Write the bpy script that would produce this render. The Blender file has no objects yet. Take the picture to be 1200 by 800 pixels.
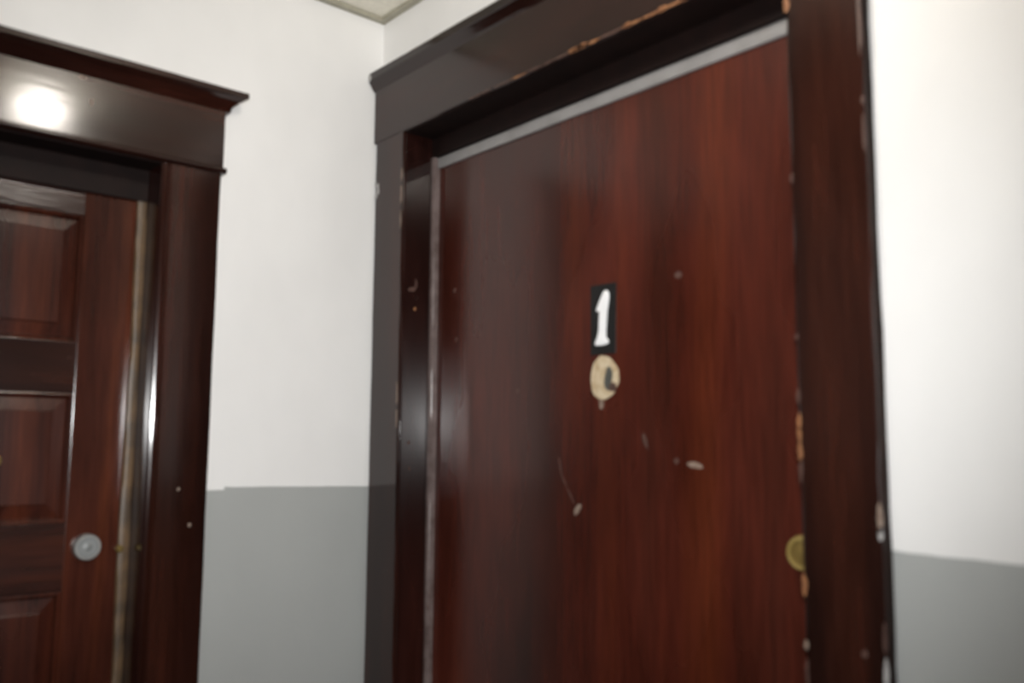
import bpy, bmesh, math, random
from mathutils import Vector, Matrix

random.seed(7)
scene = bpy.context.scene
COL = scene.collection

# ---------------------------------------------------------------- camera
CAM_Z = 1.40
yaw, pitch, roll = math.radians(41.125), math.radians(6.597), math.radians(0.326)
fwd = Vector((math.sin(yaw) * math.cos(pitch), math.cos(yaw) * math.cos(pitch), math.sin(pitch)))
r0 = Vector((math.cos(yaw), -math.sin(yaw), 0.0))
u0 = r0.cross(fwd)
rt = r0 * math.cos(roll) + u0 * math.sin(roll)
up = -r0 * math.sin(roll) + u0 * math.cos(roll)
cam_data = bpy.data.cameras.new('camera')
cam_data.sensor_width = 36.0
cam_data.lens = 1029.4 / 1200.0 * 36.0
cam_data.clip_start = 0.02
cam_data.dof.use_dof = True
cam_data.dof.focus_distance = 7.0
cam_data.dof.aperture_fstop = 3.0
cam = bpy.data.objects.new('camera', cam_data)
COL.objects.link(cam)
cam.matrix_world = Matrix(((rt.x, up.x, -fwd.x, 0), (rt.y, up.y, -fwd.y, 0), (rt.z, up.z, -fwd.z, CAM_Z), (0, 0, 0, 1)))
scene.camera = cam

# ---------------------------------------------------------------- light and exposure
LAMP_STRENGTH = 84.0          # the ceiling light's glass globe
FLASH_WATTS = 108.0            # the camera's own flash, just above the lens
world = bpy.data.worlds.new('world')
scene.world = world
world.use_nodes = True
world.node_tree.nodes['Background'].inputs[0].default_value = (0.8, 0.9, 1.0, 1)
world.node_tree.nodes['Background'].inputs[1].default_value = 0.0

fl = bpy.data.lights.new('camera_flash', 'SPOT')
fl.energy = FLASH_WATTS
fl.shadow_soft_size = 0.022
fl.spot_size = math.radians(91)      # the flash head throws a soft-edged beam along the view axis
fl.spot_blend = 1.0
fl.color = (0.985, 0.99, 0.985)
flo = bpy.data.objects.new('camera_flash', fl)
COL.objects.link(flo)
fpos = Vector((0, 0, CAM_Z)) + up * 0.10 - fwd * 0.03
fdir = (fwd - rt * 0.10 - up * 0.05).normalized()      # the flash head sits a little askew
flo.matrix_world = Matrix.Translation(fpos) @ fdir.to_track_quat('-Z', 'Y').to_matrix().to_4x4()

scene.view_settings.view_transform = 'Standard'
scene.view_settings.look = 'None'
scene.view_settings.gamma = 1.0
scene.view_settings.use_curve_mapping = False
scene.view_settings.exposure = 0.0
try:
    scene.cycles.max_bounces = 10
    scene.cycles.diffuse_bounces = 8
    scene.cycles.sample_clamp_indirect = 6.0
except Exception:
    pass

# ---------------------------------------------------------------- materials
def new_mat(name):
    m = bpy.data.materials.new(name)
    m.use_nodes = True
    nt = m.node_tree
    b = nt.nodes['Principled BSDF']
    return m, nt, b

def N(nt, t, **kw):
    n = nt.nodes.new(t)
    for k, v in kw.items():
        setattr(n, k, v)
    return n

def ramp(nt, src, stops):
    r = N(nt, 'ShaderNodeValToRGB')
    el = r.color_ramp.elements
    while len(el) < len(stops):
        el.new(0.5)
    for e, (p, c) in zip(el, stops):
        e.position = p
        e.color = (*c, 1)
    nt.links.new(src, r.inputs[0])
    return r

def noise(nt, vec, scale, detail=4.0, rough=0.55):
    n = N(nt, 'ShaderNodeTexNoise')
    n.inputs['Scale'].default_value = scale
    n.inputs['Detail'].default_value = detail
    n.inputs['Roughness'].default_value = rough
    nt.links.new(vec, n.inputs['Vector'])
    return n.outputs[0]

def mapping(nt, scale, loc=(0, 0, 0)):
    g = N(nt, 'ShaderNodeNewGeometry')
    mp = N(nt, 'ShaderNodeMapping')
    mp.inputs['Scale'].default_value = scale
    mp.inputs['Location'].default_value = loc
    nt.links.new(g.outputs['Position'], mp.inputs['Vector'])
    return mp.outputs[0]

def wood(name, dark, mid, red, grain, rough=(0.14, 0.30), streak=1.0, loc=(0, 0, 0), bump=0.05, ior=1.5):
    """varnished wood; grain = axis the fibres run along (0 x, 1 y, 2 z)"""
    m, nt, b = new_mat(name)
    sc = [1.0, 1.0, 1.0]
    sc[grain] = 0.06
    v = mapping(nt, tuple(sc), loc)
    broad = noise(nt, v, 9.0 * streak, 3.0)
    fine = noise(nt, v, 140.0, 3.0, 0.6)
    sc2 = [1.0, 1.0, 1.0]
    sc2[grain] = 0.35
    v2 = mapping(nt, tuple(sc2), (3.1 + loc[0], 1.7, 0.4))
    cloud = noise(nt, v2, 5.0, 2.0)
    r = ramp(nt, broad, [(0.30, dark), (0.52, mid), (0.72, red)])
    r2 = ramp(nt, cloud, [(0.3, (0.62, 0.62, 0.62)), (0.7, (1.3, 1.22, 1.15))])
    mul = N(nt, 'ShaderNodeMix', data_type='RGBA', blend_type='MULTIPLY')
    mul.inputs[0].default_value = 1.0
    nt.links.new(r.outputs[0], mul.inputs[6]); nt.links.new(r2.outputs[0], mul.inputs[7])
    r3 = ramp(nt, fine, [(0.35, (0.72, 0.72, 0.72)), (0.65, (1.12, 1.12, 1.12))])
    mul2 = N(nt, 'ShaderNodeMix', data_type='RGBA', blend_type='MULTIPLY')
    mul2.inputs[0].default_value = 1.0
    nt.links.new(mul.outputs[2], mul2.inputs[6]); nt.links.new(r3.outputs[0], mul2.inputs[7])
    nt.links.new(mul2.outputs[2], b.inputs['Base Color'])
    rr = N(nt, 'ShaderNodeMapRange')
    rr.inputs[1].default_value = 0.3; rr.inputs[2].default_value = 0.7
    rr.inputs[3].default_value = rough[0]; rr.inputs[4].default_value = rough[1]
    nt.links.new(cloud, rr.inputs[0]); nt.links.new(rr.outputs[0], b.inputs['Roughness'])
    b.inputs['IOR'].default_value = ior
    bp = N(nt, 'ShaderNodeBump')
    bp.inputs['Strength'].default_value = bump
    bp.inputs['Distance'].default_value = 0.002
    mx = N(nt, 'ShaderNodeMath', operation='ADD')
    nt.links.new(broad, mx.inputs[0]); nt.links.new(fine, mx.inputs[1])
    nt.links.new(mx.outputs[0], bp.inputs['Height']); nt.links.new(bp.outputs[0], b.inputs['Normal'])
    return m

def plain(name, c1, c2=None, rough=0.5, metal=0.0, scale=30.0, bump=0.0, ior=1.5):
    m, nt, b = new_mat(name)
    c2 = c2 or tuple(x * 0.85 for x in c1)
    v = mapping(nt, (1, 1, 1))
    n = noise(nt, v, scale, 4.0)
    r = ramp(nt, n, [(0.35, c2), (0.65, c1)])
    nt.links.new(r.outputs[0], b.inputs['Base Color'])
    b.inputs['Roughness'].default_value = rough
    b.inputs['Metallic'].default_value = metal
    b.inputs['IOR'].default_value = ior
    if bump:
        bp = N(nt, 'ShaderNodeBump')
        bp.inputs['Strength'].default_value = bump
        bp.inputs['Distance'].default_value = 0.002
        nt.links.new(n, bp.inputs['Height']); nt.links.new(bp.outputs[0], b.inputs['Normal'])
    return m

WHITE = (0.80, 0.792, 0.782)
GREY = (0.362, 0.372, 0.364)
def wall_paint(name, line, axis, slope, x_ref, step=None):
    """white above, grey dado below a hand-cut line at height `line`"""
    m, nt, b = new_mat(name)
    g = N(nt, 'ShaderNodeNewGeometry')
    sep = N(nt, 'ShaderNodeSeparateXYZ')
    nt.links.new(g.outputs['Position'], sep.inputs[0])
    # height of the line along the wall
    l1 = N(nt, 'ShaderNodeMath', operation='MULTIPLY_ADD')
    nt.links.new(sep.outputs[axis], l1.inputs[0])
    l1.inputs[1].default_value = slope; l1.inputs[2].default_value = line - slope * x_ref
    last = l1.outputs[0]
    v = mapping(nt, (1, 1, 0.02))
    wob = noise(nt, v, 14.0, 3.0)
    l2 = N(nt, 'ShaderNodeMath', operation='MULTIPLY_ADD')
    nt.links.new(wob, l2.inputs[0]); l2.inputs[1].default_value = 0.006; nt.links.new(last, l2.inputs[2])
    last = l2.outputs[0]
    if step:
        s = N(nt, 'ShaderNodeMath', operation='LESS_THAN')
        nt.links.new(sep.outputs[axis], s.inputs[0]); s.inputs[1].default_value = step[0]
        s2 = N(nt, 'ShaderNodeMath', operation='MULTIPLY_ADD')
        nt.links.new(s.outputs[0], s2.inputs[0]); s2.inputs[1].default_value = step[1]; nt.links.new(last, s2.inputs[2])
        last = s2.outputs[0]
    gt = N(nt, 'ShaderNodeMath', operation='GREATER_THAN')
    nt.links.new(sep.outputs[2], gt.inputs[0]); nt.links.new(last, gt.inputs[1])
    v3 = mapping(nt, (1, 1, 0.6))
    cl = noise(nt, v3, 4.0, 3.0)
    var = ramp(nt, cl, [(0.3, (0.94, 0.94, 0.94)), (0.7, (1.03, 1.03, 1.03))])
    mix = N(nt, 'ShaderNodeMix', data_type='RGBA')
    nt.links.new(gt.outputs[0], mix.inputs[0])
    mix.inputs[6].default_value = (*GREY, 1); mix.inputs[7].default_value = (*WHITE, 1)
    mul = N(nt, 'ShaderNodeMix', data_type='RGBA', blend_type='MULTIPLY')
    mul.inputs[0].default_value = 1.0
    nt.links.new(mix.outputs[2], mul.inputs[6]); nt.links.new(var.outputs[0], mul.inputs[7])
    nt.links.new(mul.outputs[2], b.inputs['Base Color'])
    b.inputs['Roughness'].default_value = 0.55
    fine = noise(nt, mapping(nt, (1, 1, 1)), 60.0, 4.0)
    bp = N(nt, 'ShaderNodeBump')
    bp.inputs['Strength'].default_value = 0.12; bp.inputs['Distance'].default_value = 0.003
    nt.links.new(fine, bp.inputs['Height']); nt.links.new(bp.outputs[0], b.inputs['Normal'])
    return m

M = {}
M['wall_left'] = wall_paint('wall_paint_left', 1.3045, 0, -0.022, 0.9, (0.729, -0.006))
M['wall_right'] = wall_paint('wall_paint_right', 1.268, 1, 0.02, 0.45)
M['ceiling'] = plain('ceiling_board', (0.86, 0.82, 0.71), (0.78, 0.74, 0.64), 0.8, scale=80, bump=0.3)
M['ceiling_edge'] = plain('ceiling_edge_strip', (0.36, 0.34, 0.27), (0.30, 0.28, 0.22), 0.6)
M['floor'] = plain('dark_floor', (0.035, 0.022, 0.016), (0.02, 0.013, 0.01), 0.6, scale=40)
DK, MD, RD = (0.009, 0.004, 0.0032), (0.020, 0.0066, 0.0048), (0.040, 0.0112, 0.0066)
M['trim_v'] = wood('dark_varnished_trim_upright', DK, MD, RD, 2, (0.10, 0.18), bump=0.015)
M['trim_x'] = wood('dark_varnished_trim_across', DK, MD, RD, 0, (0.12, 0.20), bump=0.06)
M['trim_y'] = wood('dark_varnished_trim_along', DK, MD, RD, 1, (0.12, 0.20), bump=0.015)
M['jamb'] = wood('dark_varnished_jamb', (0.010, 0.004, 0.0035), (0.016, 0.0055, 0.0045), (0.028, 0.008, 0.006), 2, (0.09, 0.17), bump=0.02)
M['door_red'] = wood('mahogany_veneer', (0.034, 0.0085, 0.0050), (0.056, 0.0110, 0.0062), (0.082, 0.0170, 0.0068), 2, (0.21, 0.33), 0.9, bump=0.012)
M['door_panel'] = wood('old_red_stained_wood', (0.018, 0.006, 0.005), (0.036, 0.010, 0.0065), (0.075, 0.018, 0.008), 2, (0.19, 0.28), 1.3, bump=0.01)
M['door_stile'] = wood('old_red_stained_stile', (0.030, 0.0095, 0.007), (0.054, 0.0145, 0.0085), (0.100, 0.026, 0.010), 2, (0.13, 0.21), 1.3, bump=0.01)
M['door_rail'] = wood('old_red_stained_wood_across', (0.014, 0.0055, 0.0045), (0.026, 0.0085, 0.006), (0.050, 0.014, 0.007), 0, (0.18, 0.26), 1.3, bump=0.30)
M['jamb_dull'] = plain('dull_dark_wood', (0.012, 0.0055, 0.0045), (0.008, 0.004, 0.0035), 0.62, scale=30, ior=1.25)
M['edge_dull'] = plain('dull_dark_edge', (0.024, 0.012, 0.009), (0.014, 0.008, 0.0065), 0.7, scale=40, ior=1.2)
M['worn'] = plain('bare_worn_wood', (0.30, 0.135, 0.055), (0.17, 0.07, 0.03), 0.6, scale=90)
M['worn_tan'] = plain('worn_tan_varnish', (0.135, 0.080, 0.038), (0.060, 0.038, 0.022), 0.45, scale=20)
M['scuff'] = plain('pale_scuff', (0.25, 0.19, 0.15), (0.16, 0.11, 0.085), 0.6, scale=120)
M['scuff_dim'] = plain('dull_scuff', (0.085, 0.045, 0.035), (0.055, 0.028, 0.022), 0.5, scale=120)
M['paint_drip'] = plain('white_paint_smear', (0.42, 0.41, 0.40), (0.27, 0.26, 0.255), 0.6, scale=90)
M['strip'] = plain('grey_painted_strip', (0.25, 0.24, 0.235), (0.21, 0.20, 0.195), 0.45, scale=20)
M['bead'] = plain('worn_bead_edge', (0.15, 0.115, 0.11), (0.085, 0.06, 0.055), 0.3, scale=35)
M['plate'] = plain('black_plate', (0.012, 0.012, 0.012), (0.008, 0.008, 0.008), 0.35)
M['numeral'] = plain('white_numeral', (0.86, 0.86, 0.87), (0.80, 0.80, 0.81), 0.4)
M['bare'] = plain('cream_bare_wood', (0.56, 0.47, 0.33), (0.40, 0.29, 0.17), 0.6, scale=70)
M['hole'] = plain('dark_hole', (0.10, 0.10, 0.085), (0.05, 0.05, 0.045), 0.7)
M['brass'] = plain('brass', (0.44, 0.335, 0.12), (0.34, 0.25, 0.08), 0.38, 0.4)
M['old_brass'] = plain('tarnished_brass', (0.26, 0.18, 0.055), (0.18, 0.12, 0.035), 0.4, 0.4)
M['steel'] = plain('dull_steel', (0.46, 0.46, 0.45), (0.40, 0.40, 0.39), 0.42, 0.85)
M['steel_face'] = plain('grey_steel_face', (0.30, 0.31, 0.31), (0.26, 0.27, 0.27), 0.5, 0.6)
M['lamp_base'] = plain('white_enamel', (0.7, 0.7, 0.68), None, 0.4)
m, nt, b = new_mat('lit_opal_glass')
b.inputs['Base Color'].default_value = (0.9, 0.88, 0.84, 1)
b.inputs['Emission Color'].default_value = (1.0, 0.93, 0.84, 1)
b.inputs['Emission Strength'].default_value = LAMP_STRENGTH
M['glow'] = m

# ---------------------------------------------------------------- mesh helpers
def link(name, bm, mats, parent=None, smooth=None):
    me = bpy.data.meshes.new(name)
    bmesh.ops.recalc_face_normals(bm, faces=bm.faces)
    bm.to_mesh(me); bm.free()
    for x in (mats if isinstance(mats, (list, tuple)) else [mats]):
        me.materials.append(M[x])
    if smooth is not None:
        for p in me.polygons:
            p.use_smooth = True
        me.set_sharp_from_angle(angle=math.radians(smooth))
    o = bpy.data.objects.new(name, me)
    COL.objects.link(o)
    if parent:
        o.parent = parent
    return o

def tag(o, label, cat, kind=None, group=None):
    o['label'] = label; o['category'] = cat
    if kind: o['kind'] = kind
    if group: o['group'] = group
    return o

def part(o, label):
    o['label'] = label
    return o

def empty(name, loc=(0, 0, 0)):
    o = bpy.data.objects.new(name, None)
    o.empty_display_size = 0.05
    o.location = loc
    COL.objects.link(o)
    return o

def box(bm, x0, x1, y0, y1, z0, z1, bev=0.0, mat=0):
    v = [bm.verts.new((x, y, z)) for x in (x0, x1) for y in (y0, y1) for z in (z0, z1)]
    fs = [(0, 1, 3, 2), (4, 6, 7, 5), (0, 4, 5, 1), (2, 3, 7, 6), (0, 2, 6, 4), (1, 5, 7, 3)]
    faces = [bm.faces.new([v[i] for i in f]) for f in fs]
    for f in faces: f.material_index = mat
    if bev > 0:
        ed = list({e for f in faces for e in f.edges})
        r = bmesh.ops.bevel(bm, geom=ed, offset=bev, segments=2, profile=0.6, affect='EDGES')
        for f in r['faces']: f.material_index = mat

def sweep(bm, prof, to_xyz, s0, s1, n=24, jit=0.0006, mat=0, ends=None, lock=(1, 0)):
    """sweep a closed profile [(a, b)] along s with a little hand-made unevenness.
    ends: function (a, b, end) -> extra s at each end (mitred returns)"""
    rows = []
    ph = [(random.uniform(0, 6), random.uniform(0, 6)) for _ in prof]
    for i in range(n + 1):
        s = s0 + (s1 - s0) * i / n
        row = []
        for k, (a, bb) in enumerate(prof):
            ja = jit * (math.sin(s * 23 + ph[k][0]) * 0.5 + random.uniform(-1, 1) * 0.5)
            jb = jit * (math.sin(s * 31 + ph[k][1]) * 0.5 + random.uniform(-1, 1) * 0.5)
            ss = s
            if ends and i == 0: ss = s + ends(a, bb, 0)
            if ends and i == n: ss = s + ends(a, bb, 1)
            row.append(bm.verts.new(to_xyz(a + ja * lock[0], bb + jb * lock[1], ss)))
        rows.append(row)
    k = len(prof)
    for i in range(n):
        for j in range(k):
            f = bm.faces.new((rows[i][j], rows[i][(j + 1) % k], rows[i + 1][(j + 1) % k], rows[i + 1][j]))
            f.material_index = mat
    f = bm.faces.new(list(reversed(rows[0]))); f.material_index = mat
    f = bm.faces.new(rows[-1]); f.material_index = mat

def px(a, b, c):   # plane of wall_right: a = y, b = z, c = x
    return (c, a, b)
def py(a, b, c):   # plane of wall_left: a = x, b = z, c = y
    return (a, c, b)

def prism(bm, pts, m, c0, c1, mat=0, bev=0.0):
    lo = [bm.verts.new(m(a, b, c0)) for a, b in pts]
    hi = [bm.verts.new(m(a, b, c1)) for a, b in pts]
    n = len(pts)
    fs = [bm.faces.new(lo), bm.faces.new(list(reversed(hi)))]
    for i in range(n):
        fs.append(bm.faces.new((lo[i], lo[(i + 1) % n], hi[(i + 1) % n], hi[i])))
    for f in fs: f.material_index = mat
    if bev:
        ed = [e for e in fs[1].edges]
        r = bmesh.ops.bevel(bm, geom=ed, offset=bev, segments=2, profile=0.5, affect='EDGES')
        for f in r['faces']: f.material_index = mat

def blob(bm, m, a, b, c, ra, rb, mat, rot=0.0, t=0.0006, n=14, rough=0.25, sgn=-1):
    """an irregular chip, scuff or drip lying on a surface at plane coordinate c"""
    pts = []
    for i in range(n):
        th = 2 * math.pi * i / n
        k = 1 + random.uniform(-rough, rough)
        u, w = ra * k * math.cos(th), rb * k * math.sin(th)
        pts.append((a + u * math.cos(rot) - w * math.sin(rot), b + u * math.sin(rot) + w * math.cos(rot)))
    prism(bm, pts, m, c - sgn * 0.0008, c + sgn * t, mat)

def lathe(bm, prof, org, axis, mats=None, n=32):
    """prof [(r, h)] spun about axis from org"""
    ax = Vector(axis).normalized()
    t = Vector((0, 0, 1)) if abs(ax.z) < 0.9 else Vector((1, 0, 0))
    e1 = ax.cross(t).normalized(); e2 = ax.cross(e1)
    o = Vector(org)
    rings = []
    for r, h in prof:
        if r < 1e-6:
            rings.append([bm.verts.new(o + ax * h)])
        else:
            rings.append([bm.verts.new(o + ax * h + (e1 * math.cos(2 * math.pi * i / n) + e2 * math.sin(2 * math.pi * i / n)) * r) for i in range(n)])
    for q in range(len(rings) - 1):
        A, B = rings[q], rings[q + 1]
        mi = mats[q] if mats else 0
        for i in range(n):
            j = (i + 1) % n
            if len(A) == 1 and len(B) == 1: continue
            if len(A) == 1: f = bm.faces.new((A[0], B[i], B[j]))
            elif len(B) == 1: f = bm.faces.new((A[i], A[j], B[0]))
            else: f = bm.faces.new((A[i], A[j], B[j], B[i]))
            f.material_index = mi

# ---------------------------------------------------------------- the place: planes in metres
W, A = 1.073, 1.697           # inner faces of wall_right (x) and wall_left (y)
CEIL = 2.392
XB, YB = -1.35, -2.3          # the walls behind the camera
T = 0.14
# openings
D1L, D1R, D1T = 1.575, 0.622, 2.085        # door 1: y far, y near, head
D2L, D2R, D2T = -0.213, 0.574, 1.935       # door 2: x left, x right, head

bm = bmesh.new()
box(bm, W, W + T, D1L, A + T, 0, CEIL)
box(bm, W, W + T, YB - T, D1R, 0, CEIL)
box(bm, W, W + T, D1R, D1L, D1T, CEIL)
tag(link('wall_right', bm, 'wall_right'), 'white wall with grey lower band around the door numbered 1', 'wall', 'structure')
bm = bmesh.new()
box(bm, D2R, W, A, A + T, 0, CEIL)
box(bm, XB - T, D2L, A, A + T, 0, CEIL)
box(bm, D2L, D2R, A, A + T, D2T, CEIL)
tag(link('wall_left', bm, 'wall_left'), 'white wall with grey lower band around the panelled door', 'wall', 'structure')
bm = bmesh.new()
box(bm, XB - T, XB, YB - T, A, 0, CEIL)
tag(link('wall_side', bm, 'wall_right'), 'white wall with grey lower band facing the door numbered 1', 'wall', 'structure')
bm = bmesh.new()
box(bm, XB, W, YB - T, YB, 0, CEIL)
tag(link('wall_back', bm, 'wall_left'), 'white wall with grey lower band facing the panelled door', 'wall', 'structure')
bm = bmesh.new()
box(bm, XB - T, W + T, YB - T, A + T, -0.1, 0)
tag(link('floor', bm, 'floor'), 'dark brown hallway floor below the two doors', 'floor', 'structure')
bm = bmesh.new()
box(bm, XB - T, W + T, YB - T, A + T, CEIL, CEIL + 0.08)
tag(link('ceiling', bm, 'ceiling'), 'pale cream ceiling above the corner of the two white walls', 'ceiling', 'structure')
bm = bmesh.new()
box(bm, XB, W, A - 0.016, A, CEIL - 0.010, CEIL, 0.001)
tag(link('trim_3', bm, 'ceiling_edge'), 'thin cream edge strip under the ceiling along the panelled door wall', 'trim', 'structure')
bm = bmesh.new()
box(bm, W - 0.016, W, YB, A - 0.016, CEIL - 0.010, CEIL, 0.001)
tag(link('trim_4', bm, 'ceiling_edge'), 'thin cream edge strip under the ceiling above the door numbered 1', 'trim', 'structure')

# ---------------------------------------------------------------- frame of door 1 (on wall_right)
F = 1.051
t1 = empty('trim_1')
tag(t1, 'dark varnished wooden frame around the door numbered 1', 'door frame', 'structure')

def casing_prof(inner, outer, face, wall):
    """flat board, rounded arrises; a = across, b = depth"""
    s = 1 if outer > inner else -1
    r = 0.0035
    return [(inner, wall), (inner, face + r), (inner + s * r * 0.3, face + r * 0.3), (inner + s * r, face),
            (outer - s * r, face), (outer - s * r * 0.3, face + r * 0.3), (outer, face + r), (outer, wall)]

HB = 2.083      # lower edge of the head board
# far casing, against the corner
bm = bmesh.new()
sweep(bm, casing_prof(1.571, 1.684, F, W), lambda a, b, s: (b, a, s), 0.0, HB + 0.004, 46, 0.0010)
for (a, b, ra, rb) in ((1.668, 1.972, 0.006, 0.013), (1.676, 1.985, 0.005, 0.006), (1.674, 1.957, 0.006, 0.006)):
    blob(bm, px, a + 0.004, b, F, ra, rb, 1, rough=0.4)
for b, rb in ((1.985, 0.016), (1.94, 0.02), (1.885, 0.018), (1.505, 0.022), (1.45, 0.02)):
    blob(bm, px, 1.5765, b, F, 0.0024, rb, 2)
link('side_casing', bm, ['trim_v', 'paint_drip', 'scuff'], t1)
# near casing
bm = bmesh.new()
sweep(bm, casing_prof(0.6275, 0.5195, F, W), lambda a, b, s: (b, a, s), 0.0, HB + 0.004, 46, 0.0011)
for f in bm.faces:
    if all(v.co.y < 0.5195 + 0.0026 and v.co.x > F + 0.003 for v in f.verts) and abs(f.calc_center_median().y - 0.5195) < 0.003:
        f.material_index = 5
for (b, ra, rb, mt) in ((2.010, .0042, .011, 0), (1.76, .0020, .006, 2), (1.543, .0020, .004, 2), (1.465, .0020, .009, 2), (1.43, .0022, .010, 0),
                    (1.412, .0020, .010, 0), (1.392, .0034, .011, 0), (1.366, .0018, .014, 2), (1.2204, .0036, .0135, 0), (1.145, .0026, .006, 1), (1.11, .002, .02, 2)):
    blob(bm, px, 0.6258, b, F, ra, rb, (1, 2, 3)[mt], rough=0.3)
    blob(bm, lambda a, b, c: (a, c, b), F + 0.002, b, 0.6275, 0.004, rb, (1, 2, 3)[mt], rough=0.3, sgn=1)
for (b, ra, rb, mt) in ((1.950, .003, .045, 3), (1.84, .0022, .005, 3), (1.80, .002, .025, 3), (1.312, .004, .019, 2), (1.292, .0038, .009, 4), (1.128, .004, .018, 4), (1.17, .003, .02, 3)):
    blob(bm, px, 0.5222, b, F, ra * 0.8, rb, mt, rough=0.25)
blob(bm, px, 0.548, 1.148, F, 0.004, 0.005, 3)
link('side_casing', bm, ['trim_v', 'worn', 'scuff', 'scuff_dim', 'paint_drip', 'edge_dull'], t1)
# head board
FH = F - 0.002
bm = bmesh.new()
sweep(bm, [(HB, W), (HB, FH + 0.003), (HB + 0.001, FH + 0.001), (HB + 0.003, FH), (2.216, FH), (2.216, W)],
      lambda a, b, s: (b, s, a), 0.506, 1.689, 50, 0.0008)
x = 0.66
while x < 1.33:
    L = random.uniform(0.012, 0.032)
    blob(bm, px, x, HB + 0.0022, FH, L, random.uniform(0.0016, 0.0026), 1 if random.random() < 0.75 else 2, rough=0.2)
    x += L * 1.7
for a, ra in ((1.037, 0.018), (1.02, 0.012), (0.915, 0.008), (0.843, 0.010), (0.80, 0.008)):
    blob(bm, px, a, HB + 0.0035, FH, ra, 0.0042, 1)
link('head_casing', bm, ['trim_y', 'worn', 'scuff_dim'], t1)
# cap moulding
bm = bmesh.new()
sweep(bm, [(2.208, W), (2.208, FH), (2.212, FH - 0.004), (2.220, FH - 0.009), (2.228, FH - 0.0145), (2.232, FH - 0.016), (2.234, FH - 0.016), (2.246, FH - 0.016), (2.250, FH - 0.014), (2.250, W)],
      lambda a, b, s: (b, s, a), 0.480, 1.693, 40, 0.0006,
      ends=lambda a, b, e: (max(0.0, b - (FH - 0.016)) if b < W - 0.001 else 0.016) * (1 if e == 0 else 0))
blob(bm, lambda a, b, c: (a, c, b), FH - 0.010, 2.236, 1.6925, 0.006, 0.009, 1, rough=0.3, sgn=-1)
blob(bm, px, 1.688, 2.238, FH - 0.016, 0.0055, 0.009, 1, rough=0.3)
link('cap_moulding', bm, ['trim_y', 'paint_drip'], t1)
# jambs lining the opening
JX = 1.20
bm = bmesh.new()
box(bm, F + 0.006, JX, 1.569, D1L + 0.002, 0, HB, 0.0015)
# scuffs on the far jamb
jm = lambda a, b, c: (a, c, b)
blob(bm, jm, 1.0875, 1.6895, 1.569, 0.0032, 0.0038, 1)
blob(bm, jm, 1.080, 1.733, 1.569, 0.010, 0.005, 2, rot=0.3)
blob(bm, jm, 1.090, 1.745, 1.569, 0.003, 0.010, 2)
blob(bm, jm, 1.078, 1.40, 1.569, 0.003, 0.004, 2)
blob(bm, jm, 1.081, 1.345, 1.569, 0.002, 0.004, 2)
link('jamb', bm, ['jamb', 'worn', 'scuff_dim'], t1)
bm = bmesh.new()
box(bm, F + 0.006, JX, D1R - 0.002, 0.6275, 0, HB, 0.0015)
link('jamb', bm, 'jamb', t1)
bm = bmesh.new()
box(bm, F + 0.006, JX, 0.6275, 1.569, HB - 0.002, D1T + 0.001, 0.0)
link('head_jamb', bm, 'jamb_dull', t1)
# stops
bm = bmesh.new()
sweep(bm, [(1.569, 1.142), (1.569, 1.127), (1.564, 1.1265), (1.5595, 1.129), (1.558, 1.134), (1.558, 1.142)],
      lambda a, b, s: (b, a, s), 0, HB - 0.045, 50, 0.0007)
part(link('door_stop', bm, 'bead', t1, 40), 'worn greyish edge bead down the hinge side')
bm = bmesh.new()
box(bm, 1.127, 1.142, 0.6275, 0.638, 0, HB - 0.045, 0.002)
link('door_stop', bm, 'jamb', t1)
bm = bmesh.new()
box(bm, 1.127, 1.142, 0.6275, 1.569, HB - 0.045, HB - 0.002, 0.0015)
link('head_stop', bm, 'jamb_dull', t1)
bm = bmesh.new()
sweep(bm, [(2.0135, 1.142), (2.0135, 1.137), (2.0155, 1.1355), (2.036, 1.1355), (2.0375, 1.137), (2.0375, 1.142)],
      lambda a, b, s: (b, s, a), 0.640, 1.557, 40, 0.0004)
part(link('weather_strip', bm, 'strip', t1, 40), 'light grey strip along the top of the door')

# ---------------------------------------------------------------- door 1
DX = 1.142
d1 = empty('door_1')
tag(d1, 'flat dark red mahogany door carrying a black plate numbered 1', 'door', 'structure')
bm = bmesh.new()
box(bm, DX, DX + 0.042, 0.632, 1.566, 0.012, 2.045, 0.0015)
# scratches and spots in the varnish
blob(bm, px, 1.0663, 1.4684, DX, 0.0065, 0.0075, 1)
blob(bm, px, 0.902, 1.3728, DX, 0.0055, 0.0045, 2)
blob(bm, px, 0.866, 1.367, DX, 0.0155, 0.0048, 1, rot=0.12, rough=0.12)
blob(bm, px, 1.1262, 1.2822, DX, 0.0055, 0.0115, 1, rot=0.62)
pts = [(1.1743, 1.375), (1.168, 1.345), (1.1521, 1.3189), (1.134, 1.292)]
for (a0, b0), (a1, b1) in zip(pts, pts[1:]):
    ln = math.hypot(a1 - a0, b1 - b0)
    blob(bm, px, (a0 + a1) / 2, (b0 + b1) / 2, DX, ln / 2, 0.0016, 2, rot=math.atan2(b1 - b0, a1 - a0), rough=0.2)
blob(bm, px, 0.8925, 1.6765, DX, 0.008, 0.006, 2)
blob(bm, px, 1.2893, 1.5016, DX, 0.0045, 0.0045, 2)
blob(bm, px, 1.4973, 1.7283, DX, 0.005, 0.005, 2)
blob(bm, px, 1.49, 1.62, DX, 0.004, 0.005, 2)
blob(bm, px, 0.968, 1.405, DX, 0.004, 0.013, 2, rot=-0.4)
link('door_leaf', bm, ['door_red', 'scuff', 'scuff_dim'], d1)
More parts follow.
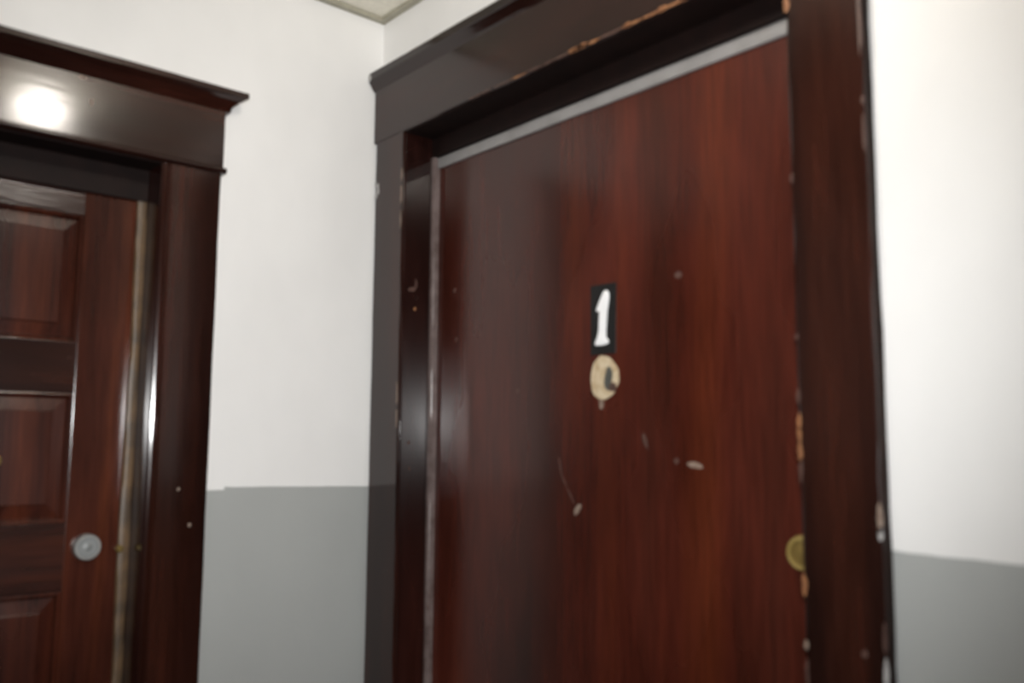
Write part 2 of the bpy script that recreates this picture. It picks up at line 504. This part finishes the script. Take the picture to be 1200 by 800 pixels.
# number plate, slightly tilted
bm = bmesh.new()
prism(bm, [(1.0905, 1.557), (1.0905, 1.6835), (1.0285, 1.6825), (1.0315, 1.557)], px, DX + 0.0005, DX - 0.0025, 0, 0.0008)
pl = part(link('number_plate', bm, 'plate', d1), 'black plate bearing a white 1')
num = [(1.0600 + (a - 1.0600) * 0.86, b) for a, b in [(1.0410, 1.6620), (1.0440, 1.6690), (1.0500, 1.6715), (1.0560, 1.6690), (1.0620, 1.6600), (1.0690, 1.6470), (1.0760, 1.6400), (1.0765, 1.6345),
       (1.0700, 1.6360), (1.0655, 1.6345), (1.0695, 1.6000), (1.0715, 1.5890), (1.0760, 1.5830), (1.0815, 1.5780), (1.0790, 1.5735), (1.0620, 1.5730),
       (1.0470, 1.5745), (1.0425, 1.5775), (1.0455, 1.5825), (1.0505, 1.5880), (1.0500, 1.6000), (1.0462, 1.6340), (1.0420, 1.6520)]]
bm = bmesh.new()
prism(bm, num, px, DX - 0.0020, DX - 0.0050, 0, 0.0010)
part(link('numeral', bm, 'numeral', pl, 40), 'white figure 1')
# bare wood oval with an old hole, below the plate
bm = bmesh.new()
oval = []
for i in range(28):
    th = 2 * math.pi * i / 28
    k = 1 + 0.05 * math.sin(3 * th + 1) + random.uniform(-0.03, 0.03)
    oval.append((1.0585 - 0.033 * k * math.cos(th) * (1.0 - 0.18 * math.sin(th)), 1.517 + 0.039 * k * math.sin(th)))
hole = []
for i in range(28):
    th = 2 * math.pi * i / 28
    hole.append((1.0480 - 0.0095 * math.cos(th) * (1 + 0.25 * math.sin(2 * th)), 1.514 + 0.0215 * math.sin(th)))
c0, c1 = DX - 0.0022, DX - 0.0003
O = [bm.verts.new(px(a, b, c0)) for a, b in oval]; O2 = [bm.verts.new(px(a, b, DX + 0.0006)) for a, b in oval]
I = [bm.verts.new(px(a, b, c0)) for a, b in hole]; I2 = [bm.verts.new(px(a, b, c1)) for a, b in hole]
for i in range(28):
    j = (i + 1) % 28
    bm.faces.new((O[i], O[j], I[j], I[i]))
    bm.faces.new((O2[i], O2[j], O[j], O[i]))
    f = bm.faces.new((I[i], I[j], I2[j], I2[i])); f.material_index = 1
f = bm.faces.new(I2); f.material_index = 1
blob(bm, px, 1.0375, 1.498, c0, 0.0085, 0.0085, 2, rot=0.6, rough=0.12)
part(link('keyhole_plate', bm, ['bare', 'hole', 'scuff_dim'], d1), 'cream worn oval around a dark old hole')
# deadbolt at the closing edge
def deadbolt(parent, org, ax, r, body, face, h):
    bm = bmesh.new()
    lathe(bm, [(0, -0.001), (r, -0.001), (r, h * 0.75), (r * 0.93, h), (r * 0.74, h), (r * 0.70, h * 0.86), (0, h * 0.86)], org, ax, [0, 0, 0, 0, 1, 1])
    o = link('deadbolt', bm, [body, face], parent, 35)
    # the keyway
    bm = bmesh.new()
    o2 = Vector(org) + Vector(ax) * (h * 0.86)
    lathe(bm, [(0, -0.001), (r * 0.36, -0.001), (r * 0.30, 0.0003), (r * 0.28, 0.0005), (0, 0.0005)], o2, ax)
    link('lock_core', bm, face, o, 35)
    return o
part(deadbolt(d1, (DX, 0.6765, 1.2494), (-1, 0, 0), 0.0245, 'brass', 'old_brass', 0.013), 'brass round deadbolt')

# ---------------------------------------------------------------- frame of door 2 (on wall_left)
G = 1.675
t2 = empty('trim_2')
tag(t2, 'dark varnished wooden frame around the panelled door', 'door frame', 'structure')
HL = 1.934
def beaded_casing(inner, outer, face, wall):
    s = 1 if outer > inner else -1
    r = 0.0035
    return [(inner, wall), (inner, face + 0.004), (inner + s * 0.0015, face + 0.0012), (inner + s * 0.005, face), (inner + s * 0.009, face + 0.0005),
            (inner + s * 0.0115, face + 0.003), (inner + s * 0.013, face + 0.003), (inner + s * 0.0145, face + 0.0002), (inner + s * 0.018, face),
            (outer - s * r, face), (outer - s * r * 0.3, face + r * 0.3), (outer, face + r), (outer, wall)]
for inn, out in ((0.572, 0.686), (-0.211, -0.325)):
    bm = bmesh.new()
    sweep(bm, beaded_casing(inn, out, G, A), lambda a, b, s: (a, b, s), 0, HL, 40, 0.0006)
    if inn > 0:
        blob(bm, py, 0.6302, 1.3103, G, 0.0028, 0.0034, 1)
        blob(bm, py, 0.6545, 1.2426, G, 0.0032, 0.0034, 1)
    link('side_casing', bm, ['trim_v', 'scuff'], t2)
bm = bmesh.new()
sweep(bm, [(HL + 0.010, A), (HL + 0.010, G - 0.001), (2.074, G - 0.001), (2.074, A)], lambda a, b, s: (s, b, a), -0.328, 0.6885, 40, 0.0006)
blob(bm, py, 0.4362, 2.0153, G - 0.001, 0.0028, 0.006, 1)
blob(bm, py, 0.419, 2.086 - 0.028, G - 0.001, 0.006, 0.003, 1)
link('head_casing', bm, ['trim_x', 'scuff'], t2)
bm = bmesh.new()
gb = G - 0.009
bp = [(HL + 0.0055 - 0.0065 * math.cos(math.pi * k / 10), G - 0.001 - 0.0075 * math.sin(math.pi * k / 10)) for k in range(11)]
sweep(bm, [(HL - 0.001, A)] + bp + [(HL + 0.012, A)],
      lambda a, b, s: (s, b, a), -0.334, 0.6935, 40, 0.0004)
link('bead_moulding', bm, 'trim_x', t2, 40)
bm = bmesh.new()
P = 0.034
prof = [(2.062, A), (2.062, G - 0.001), (2.066, G - 0.005), (2.074, G - 0.012), (2.082, G - 0.021), (2.087, G - 0.030), (2.089, G - P), (2.0985, G - P), (2.1005, G - P + 0.002), (2.1005, A)]
sweep(bm, prof, lambda a, b, s: (s, b, a), -0.328 - P, 0.6885 + P, 44, 0.0004,
      ends=lambda a, b, e: (min(P, max(0.0, b - (G - P))) if a < 2.0995 else (0 if b < A - 0.001 else 0.0)) * (1 if e == 0 else -1))
link('cap_moulding', bm, 'trim_x', t2)
SY = 1.750   # front of the stops
bm = bmesh.new()
box(bm, 0.570, D2R + 0.002, G + 0.005, 1.81, 0, HL - 0.001, 0.0012)
link('jamb', bm, 'jamb', t2)
bm = bmesh.new()
box(bm, D2L - 0.002, -0.209, G + 0.005, 1.81, 0, HL - 0.001, 0.0012)
link('jamb', bm, 'jamb', t2)
bm = bmesh.new()
box(bm, -0.209, 0.570, G + 0.005, 1.81, HL - 0.003, D2T + 0.001)
link('head_jamb', bm, 'jamb_dull', t2)
bm = bmesh.new()
box(bm, -0.209, 0.570, SY - 0.004, 1.757, 1.868, HL - 0.003, 0.0012)
link('head_stop', bm, 'jamb_dull', t2)
# worn stop strip on the lock side
bm = bmesh.new()
sweep(bm, [(0.570, 1.757), (0.570, SY), (0.564, SY - 0.001), (0.5575, SY - 0.001), (0.5535, SY + 0.001), (0.5522, SY + 0.004), (0.5522, 1.757)],
      lambda a, b, s: (a + 0.0016 * math.sin(s * 9.0) * (1 if a < 0.559 else 0), b, s), 0, 1.868, 70, 0.0011)
part(link('door_stop', bm, 'worn_tan', t2, 40), 'worn tan strip along the lock side')
bm = bmesh.new()
box(bm, -0.209, -0.195, SY, 1.757, 0, 1.868, 0.0015)
link('door_stop', bm, 'jamb', t2)
bm = bmesh.new()
lathe(bm, [(0, -0.002), (0.007, -0.002), (0.007, 0.003), (0.004, 0.006), (0, 0.006)], (0.5530, SY + 0.0005, 1.1991), (0, -1, 0), n=16)
part(link('strike_stud', bm, 'old_brass', t2, 40), 'small brass stud on the worn strip')

# ---------------------------------------------------------------- door 2: five raised panels
DY = 1.757
d2 = empty('door_2')
tag(d2, 'dark red panelled wooden door with a round grey deadbolt', 'door', 'structure')
x0, x1 = -0.206, 0.567
sL, sR = -0.098, 0.459       # inner edges of the stiles
ZT = 1.925
panels = [(1.582, 1.823), (1.252, 1.487), (0.893, 1.129), (0.560, 0.797), (0.225, 0.465)]
TH = 0.040
bm = bmesh.new(); box(bm, x0, sL, DY, DY + TH, 0.012, ZT, 0.001)
link('stile', bm, 'door_stile', d2)
bm = bmesh.new(); box(bm, sR, x1, DY, DY + TH, 0.012, ZT, 0.001)
link('stile', bm, 'door_stile', d2)
edges = [ZT] + [v for p in panels for v in (p[1], p[0])] + [0.012]
for hi, lo in zip(edges[0::2], edges[1::2]):
    bm = bmesh.new(); box(bm, sL, sR, DY + 0.0003, DY + TH, lo, hi, 0.0008)
    link('rail', bm, 'door_rail', d2)
def ring(bm, z0, z1, i0, c0, i1, c1, mat=0):
    a = [(sL + i0, z0 + i0), (sR - i0, z0 + i0), (sR - i0, z1 - i0), (sL + i0, z1 - i0)]
    b = [(sL + i1, z0 + i1), (sR - i1, z0 + i1), (sR - i1, z1 - i1), (sL + i1, z1 - i1)]
    va = [bm.verts.new((x, c0, z)) for x, z in a]; vb = [bm.verts.new((x, c1, z)) for x, z in b]
    for i in range(4):
        f = bm.faces.new((va[i], va[(i + 1) % 4], vb[(i + 1) % 4], vb[i])); f.material_index = mat
    return vb
for z0, z1 in panels:
    bm = bmesh.new()
    steps = [(-0.001, DY + 0.010), (0.0, DY + 0.0022), (0.003, DY + 0.0012), (0.006, DY + 0.0035), (0.008, DY + 0.0085), (0.0095, DY + 0.0105), (0.0325, DY + 0.0055), (0.0335, DY + 0.0025), (0.0345, DY + 0.0020)]
    for (i0, c0), (i1, c1) in zip(steps, steps[1:]):
        last = ring(bm, z0, z1, i0, c0, i1, c1)
    bm.faces.new(last)
    # back of the panel
    bk = [bm.verts.new((x, DY + 0.026, z)) for x, z in ((sL, z0), (sR, z0), (sR, z1), (sL, z1))]
    bm.faces.new(bk)
    bmesh.ops.remove_doubles(bm, verts=bm.verts, dist=0.00005)
    link('panel', bm, 'door_panel', d2)
part(deadbolt(d2, (0.4955, DY, 1.2065), (0, -1, 0), 0.0240, 'steel', 'steel_face', 0.014), 'round grey steel deadbolt')
bm = bmesh.new()
lathe(bm, [(0, -0.001), (0.011, -0.001), (0.011, 0.003), (0.008, 0.005), (0.0055, 0.005), (0.005, 0.0035), (0, 0.0035)], (0.3375, DY + 0.002, 1.364), (0, -1, 0), n=24)
part(link('door_viewer', bm, 'old_brass', d2, 35), 'small round brass door viewer')

# ---------------------------------------------------------------- ceiling lights (above, mirrored in the varnish)
def ceiling_light(LX, LY, glow, label):
    cl = empty('ceiling_light', (LX, LY, CEIL))
    tag(cl, label, 'lamp')
    bm = bmesh.new()
    lathe(bm, [(0, 0), (0.062, 0), (0.062, -0.016), (0.050, -0.026), (0, -0.026)], (0, 0, 0), (0, 0, 1), n=32)
    link('base', bm, 'lamp_base', cl, 35)
    bm = bmesh.new()
    lathe(bm, [(0.040, -0.024), (0.050, -0.032), (0.060, -0.046), (0.064, -0.064), (0.060, -0.084), (0.046, -0.102), (0.022, -0.112), (0, -0.114)], (0, 0, 0), (0, 0, 1), n=24)
    link('glass_globe', bm, glow, cl, 60)
ceiling_light(0.571, 0.64, 'glow', 'lit white glass globe under the ceiling between the two doors')

# frames and doors: put each Empty at the base of its thing
for root, loc in ((t1, (1.06, 1.10, 0.0)), (d1, (1.163, 1.10, 0.012)), (t2, (0.18, 1.69, 0.0)), (d2, (0.18, 1.777, 0.012))):
    root.location = loc
    for ch in root.children:
        ch.matrix_parent_inverse = Matrix.Translation(-Vector(loc))
